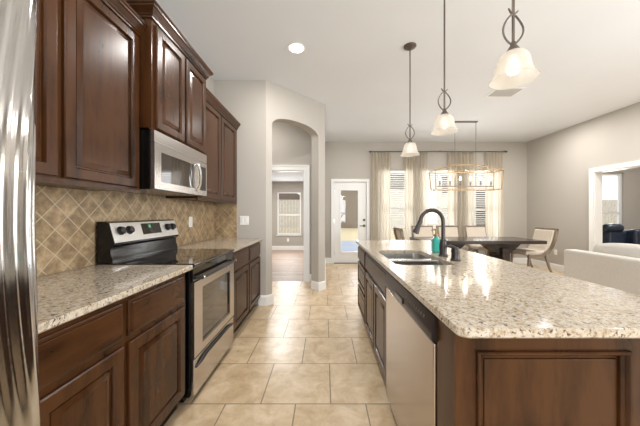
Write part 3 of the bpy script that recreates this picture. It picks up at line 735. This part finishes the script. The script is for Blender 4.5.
def make_chair(label):
    t = thing('dining_chair', label, 'chair', (0, 0, 0), 'upholstered dining chairs')
    # side frames: sabre curve from back top through seat to the front leg
    curve = [(.31, .955), (.295, .86), (.265, .74), (.215, .62), (.14, .52), (.03, .465), (-.10, .45), (-.22, .455)]
    for s in (-1, 1):
        loops = []
        for i, (y, z) in enumerate(curve):
            a = Vector(curve[max(i-1, 0)]); b = Vector(curve[min(i+1, len(curve)-1)]); dd = (b-a).normalized(); n = Vector((-dd.y, dd.x))*.024
            x = s*.232; loops.append([(x-.018, y+n.x, z+n.y), (x+.018, y+n.x, z+n.y), (x+.018, y-n.x, z-n.y), (x-.018, y-n.x, z-n.y)])
        MB().loft(loops).build('side_frame', 'frame_wood', t)
        MB().tube([(s*.225, -.20, .445), (s*.228, -.22, .22), (s*.232, -.26, 0)], [.024, .020, .015], 4).build('leg', 'frame_wood', t)
        MB().tube([(s*.225, .10, .48), (s*.228, .17, .24), (s*.232, .28, 0)], [.026, .021, .015], 4).build('leg', 'frame_wood', t)
    MB().box(-.25, .25, .285, .325, .925, .97, .006).build('top_rail', 'frame_wood', t)
    back = [(.285, .935), (.265, .84), (.235, .73), (.185, .615), (.13, .555)]
    loops = []
    for (y, z) in back: loops.append([(-.215, y-.035, z-.01), (-.15, y-.05, z-.01), (.15, y-.05, z-.01), (.215, y-.035, z-.01), (.215, y+.012, z), (-.215, y+.012, z)])
    MB().loft(loops).build('backrest', 'linen', t)
    MB().box(-.214, .214, -.25, .14, .455, .545, .025, 3).build('seat', 'linen', t)
    return t
ch = make_chair('beige dining chair behind the table, left one of the row, behind the faucet arch'); ch.location = (2.27, 5.93, 0)
for lab, x, y, r in (('beige dining chair behind the table, middle one of the row', 2.86, 5.93, 0),
                     ('beige dining chair behind the table, right one of the row', 3.50, 5.93, 0),
                     ('beige dining chair with curved frame at the table end by the right wall', 4.02, 5.20, -PI/2),
                     ('dining chair at the left table end, mostly hidden by the island', 1.72, 5.16, PI/2)):
    c = copy_tree(ch); c.location = (x, y, 0); c.rotation_euler = (0, 0, r); c['label'] = lab

# chandelier
cx, cy = 2.745, 5.2
t = thing('chandelier', 'gold open lantern chandelier with six candle lights over the table', 'chandelier', (cx, cy, 1.71))
MB().box(cx-.23, cx+.23, cy-.03, cy+.03, CEIL-.022, CEIL-.0005, .004).build('canopy', 'nickel', t)
for s in (-1, 1): MB().cyl((cx+s*.205, cy, 2.19), (cx+s*.205, cy, CEIL-.02), .005, n=8).build('rod', 'nickel', t)
bot = [(cx+a*.625, cy+b*.12, 1.715) for a, b in ((-1, -1), (1, -1), (1, 1), (-1, 1))]
sho = [(cx+a*.65, cy+b*.14, 2.075) for a, b in ((-1, -1), (1, -1), (1, 1), (-1, 1))]
top = [(cx+a*.24, cy+b*.045, 2.195) for a, b in ((-1, -1), (1, -1), (1, 1), (-1, 1))]
m = MB()
for i in range(4):
    j = (i+1) % 4
    for p, q in ((bot[i], bot[j]), (sho[i], sho[j]), (top[i], top[j]), (bot[i], sho[i]), (sho[i], top[i])): m.tube([p, q], .010, 4)
m.build('lantern_frame', 'gold', t)
m = MB().box(cx-.55, cx+.55, cy-.008, cy+.008, 1.77, 1.79)
for s in (-1, 1): m.cyl((cx+s*.205, cy, 1.78), (cx+s*.205, cy, 2.2), .005, n=8)
m.build('candle_bar', 'nickel', t)
for i in range(6):
    x = cx-.5+.2*i
    cnd = MB().lathe([(0, 0), (.006, 0), (.006, .03), (.022, .036), (.024, .042), (.011, .046), (.011, .105), (0, .105)], (x, cy, 1.788), n=14).build('candle_holder', 'nickel', t)
    MB().lathe([(0, 0), (.010, .004), (.018, .026), (.015, .05), (.006, .075), (0, .085)], (x, cy, 1.892), n=14).build('bulb', 'flame', cnd)

for i in range(3): glow('candle_lamp', cx-.4+.4*i, cy, 2.0, 6)

# curtains
YC = YB-.085
t = thing('curtain_rod', 'thin dark curtain rod spanning above the three dining windows', 'curtain rod', (2.87, YC, 2.79))
MB().cyl((1.12, YC, 2.79), (4.50, YC, 2.79), .011, n=12).build('rod', 'bronze_light', t)
for x in (1.12, 4.50): MB().lathe([(0, -.03), (.02, -.02), (.026, 0), (.02, .02), (0, .03)], (x, YC, 2.79), axis='x', n=14).build('finial', 'bronze_light', t)
for x in (1.16, 2.86, 4.46): MB().tube([(x, YB, 2.81), (x, YC, 2.812)], .008, 8).build('bracket', 'bronze_light', t)
def curtain(label, x0, x1, seed):
    rnd = random.Random(seed); nf = max(3, round((x1-x0)/.075)); nx = nf*8; ph = rnd.random()*6
    m = MB(); b = m.b; rows = []; zz = [2.772, 2.70, 2.5, 2.2, 1.8, 1.4, 1.0, .6, .2, .02]
    for zi, z in enumerate(zz):
        row = []; fl = min(1, (2.80-z)/1.0)
        for i in range(nx+1):
            f = i/nx; u = f*nf*2*PI+ph
            amp = .026+.010*math.sin(2.2*f*PI+ph)*fl
            x = x0+(x1-x0)*f+.012*fl*math.sin(u*.5+z*1.1+ph)
            row.append(b.verts.new((x, YC+amp*math.sin(u+.35*math.sin(z*1.7+ph)), z)))
        rows.append(row)
    for p, q in zip(rows, rows[1:]):
        for i in range(nx): b.faces.new((p[i], p[i+1], q[i+1], q[i]))
    g_ = thing('curtain', label, 'curtain', ((x0+x1)/2, YC, 0), 'sheer curtain panels')
    o = m.build('panel', 'curtain', g_, ang=180)
    s = o.modifiers.new('thickness', 'SOLIDIFY'); s.thickness = .002
    return g_
px = lambda p: (p-325)*(YC)/FPX
for lab, a, b in (('beige sheer curtain panel closest to the white back door', 371.5, 391), ('beige sheer curtain panel on the right side of the first window from the door', 404.5, 415.3),
                  ('beige sheer curtain panel on the left side of the middle window', 415.8, 427.5), ('narrow beige sheer curtain panel on the right side of the middle window', 448.5, 457.6),
                  ('beige sheer curtain panel on the left side of the window farthest from the door', 458.8, 474.5), ('beige sheer curtain panel nearest the right wall corner', 486, 503.5)):
    curtain(lab, px(a), px(b), int(a))
# blinds
for lab, (a, b), lo in (('white slatted blind on the dining window nearest the back door', WINX[0], .5), ('white slatted blind on the middle dining window', WINX[1], .5), ('white slatted blind on the dining window nearest the right wall', WINX[2], .5)):
    t = thing('window_blind', lab, 'blind', ((a+b)/2, YB+.02, 2.33), 'slatted window blinds')
    MB().box(a+.006, b-.006, YB+.002, YB+.045, 2.31, 2.355, .003).build('headrail', 'blind', t)
    m = MB(); z = 2.285
    while z > lo+.04:
        m.prism([(.002, .006), (.044, -.006), (.044, -.004), (.002, .008)], lambda u, v, w: (w, YB+u, z+v), a+.01, b-.01); z -= .048
    m.build('slats', 'blind', t)
    MB().box(a+.008, b-.008, YB+.008, YB+.04, lo-.02, lo+.005, .003).build('bottom_rail', 'blind', t)

# ---------------------------------------------------------------- living room sofa (its back faces the kitchen)
sxx, sfar, snear = 2.93, 3.28, 1.25
t = thing('sofa', 'cream upholstered sofa seen from behind beyond the island', 'sofa', (3.4, 2.3, 0))
MB().box(sxx, sxx+.16, snear, sfar, .06, .81, .03, 4).build('back_frame', 'sofa', t)
MB().box(sxx+.155, sxx+.92, sfar-.20, sfar, .06, .66, .04, 4).build('arm', 'sofa', t)
MB().box(sxx+.155, sxx+.92, snear, snear+.20, .06, .66, .04, 4).build('arm', 'sofa', t)
MB().box(sxx+.15, sxx+.90, snear+.19, sfar-.19, .06, .30, .02).build('base', 'sofa', t)
for a, b in ((snear+.2, (snear+sfar)/2), ((snear+sfar)/2, sfar-.2)):
    MB().box(sxx+.33, sxx+.93, a+.005, b-.005, .30, .47, .05, 4).build('seat_cushion', 'sofa', t)
    m = MB(); loops = []
    for k in range(13):
        f = k/12; ed = (1-abs(2*f-1)**4); y = a-.07+(b-a+.14)*f if True else 0
        pts = [(.10, .44), (.11, .60), (.10, .80), (.125, .88), (.18, .925), (.25, .925), (.32, .87), (.345, .72), (.35, .58), (.34, .46)]
        cxm, czm = .22, .66
        loops.append([(sxx+.06+cxm+(u-cxm)*(.35+.65*ed), y, czm+(v-czm)*(.80+.20*ed)) for u, v in pts])
    m.loft(loops).build('back_cushion', 'sofa', t, ang=80)
for x in (sxx+.06, sxx+.84):
    for y in (snear+.06, sfar-.06): MB().cyl((x, y, 0), (x, y, .07), .018, .024, 12).build('foot', 'table_wood', t)

# navy leather loveseat in the room on the right
t = thing('loveseat', 'navy leather loveseat seen through the opening on the right', 'sofa', (6.9, 5.6, 0))
MB().box(5.95, 7.75, 5.55, 5.80, .10, .90, .07, 4).build('back_frame', 'navy', t)
for x in (5.80, 7.55): MB().box(x, x+.24, 4.95, 5.75, .06, .62, .08, 4).build('arm', 'navy', t)
MB().box(6.02, 7.57, 4.95, 5.60, .08, .44, .05, 4).build('seat_cushion', 'navy', t)
for x in (6.30, 7.08): MB().box(x, x+.70, 5.38, 5.60, .42, .93, .08, 4).build('back_cushion', 'navy', t)
m = MB().lathe([(0, 0), (.07, .01), (.095, .05), (.10, .18), (.095, .31), (.07, .35), (0, .36)], (5.90, 5.62, .94), axis='x', n=18); m.build('head_roll', 'navy', t)

# ---------------------------------------------------------------- outdoors
struct(MB().box(-14, 24, 6.82, 12.7, -.12, -.04).build('ground_patio', 'patio'))
struct(MB().box(-30, 40, 12.7, 60, -.14, -.04).build('ground_lawn', 'lawn'))
t = thing('neighbor_house', 'taupe house added in place of the room reflection in the back door glass', 'house', (1.5, 24.5, 0))
MB().box(-1.6, 4.6, 24, 30, -.04, 3.9).build('wall', 'door_reflection', t)  # added wall; its taupe stands for the room reflected in the glass
MB().prism([(-1.9, 3.9), (4.75, 3.9), (1.45, 5.4)], XY, 23.5, 30.5).build('roof', 'roof', t)
t = thing('neighbor_house', 'pale neighbouring house beyond the dining window blinds', 'house', (10, 26, 0))
MB().box(5.4, 20, 25, 31, -.04, 5.4).build('wall', 'pale_siding', t)
MB().prism([(4.8, 5.4), (20.6, 5.4), (12.7, 8.0)], XY, 24.5, 31.5).build('roof', 'roof', t)
MB().box(6.1, 7.7, 24.92, 25.0, 3.6, 5.0).build('window', 'dark_win', t)
MB().box(11.0, 13.0, 24.92, 25.0, 3.2, 4.8).build('window', 'dark_win', t)
MB().box(14.2, 15.4, 24.92, 25.0, .0, 3.6).build('window', 'dark_win', t)
t = thing('neighbor_house', 'pale neighbouring house roof beyond the fence past the arch', 'house', (-4, 30, 0))
MB().box(-11, -2.4, 30, 36, -.04, 2.9).build('wall', 'pale_siding', t)
MB().prism([(-11.6, 2.9), (-1.8, 2.9), (-6.6, 5.2)], XY, 29.4, 36.5).build('roof', 'roof', t)
t = thing('backyard_fence', 'pale wooden backyard fence outside the window past the arch', 'fence', (-5, 18, 0))
m = MB()
for i in range(40): m.box(-9+i*.2, -9+i*.2+.17, 18, 18.025, -.04, 2.2)
m.build('boards', 'fence', t)
m = MB().box(-9, -1.0, 18.025, 18.065, .35, .45).box(-9, -1.0, 18.025, 18.065, 1.3, 1.4); m.build('rails', 'fence', t)
t = thing('backyard_fence', 'pale wooden fence outside the sunroom window on the right', 'fence', (18, 18, 0))
m = MB()
for i in range(60): m.box(13+i*.2, 13+i*.2+.17, 18, 18.025, -.04, 2.2)
m.build('boards', 'fence', t)
MB().box(13, 25, 18.025, 18.065, 1.3, 1.4).build('rails', 'fence', t)
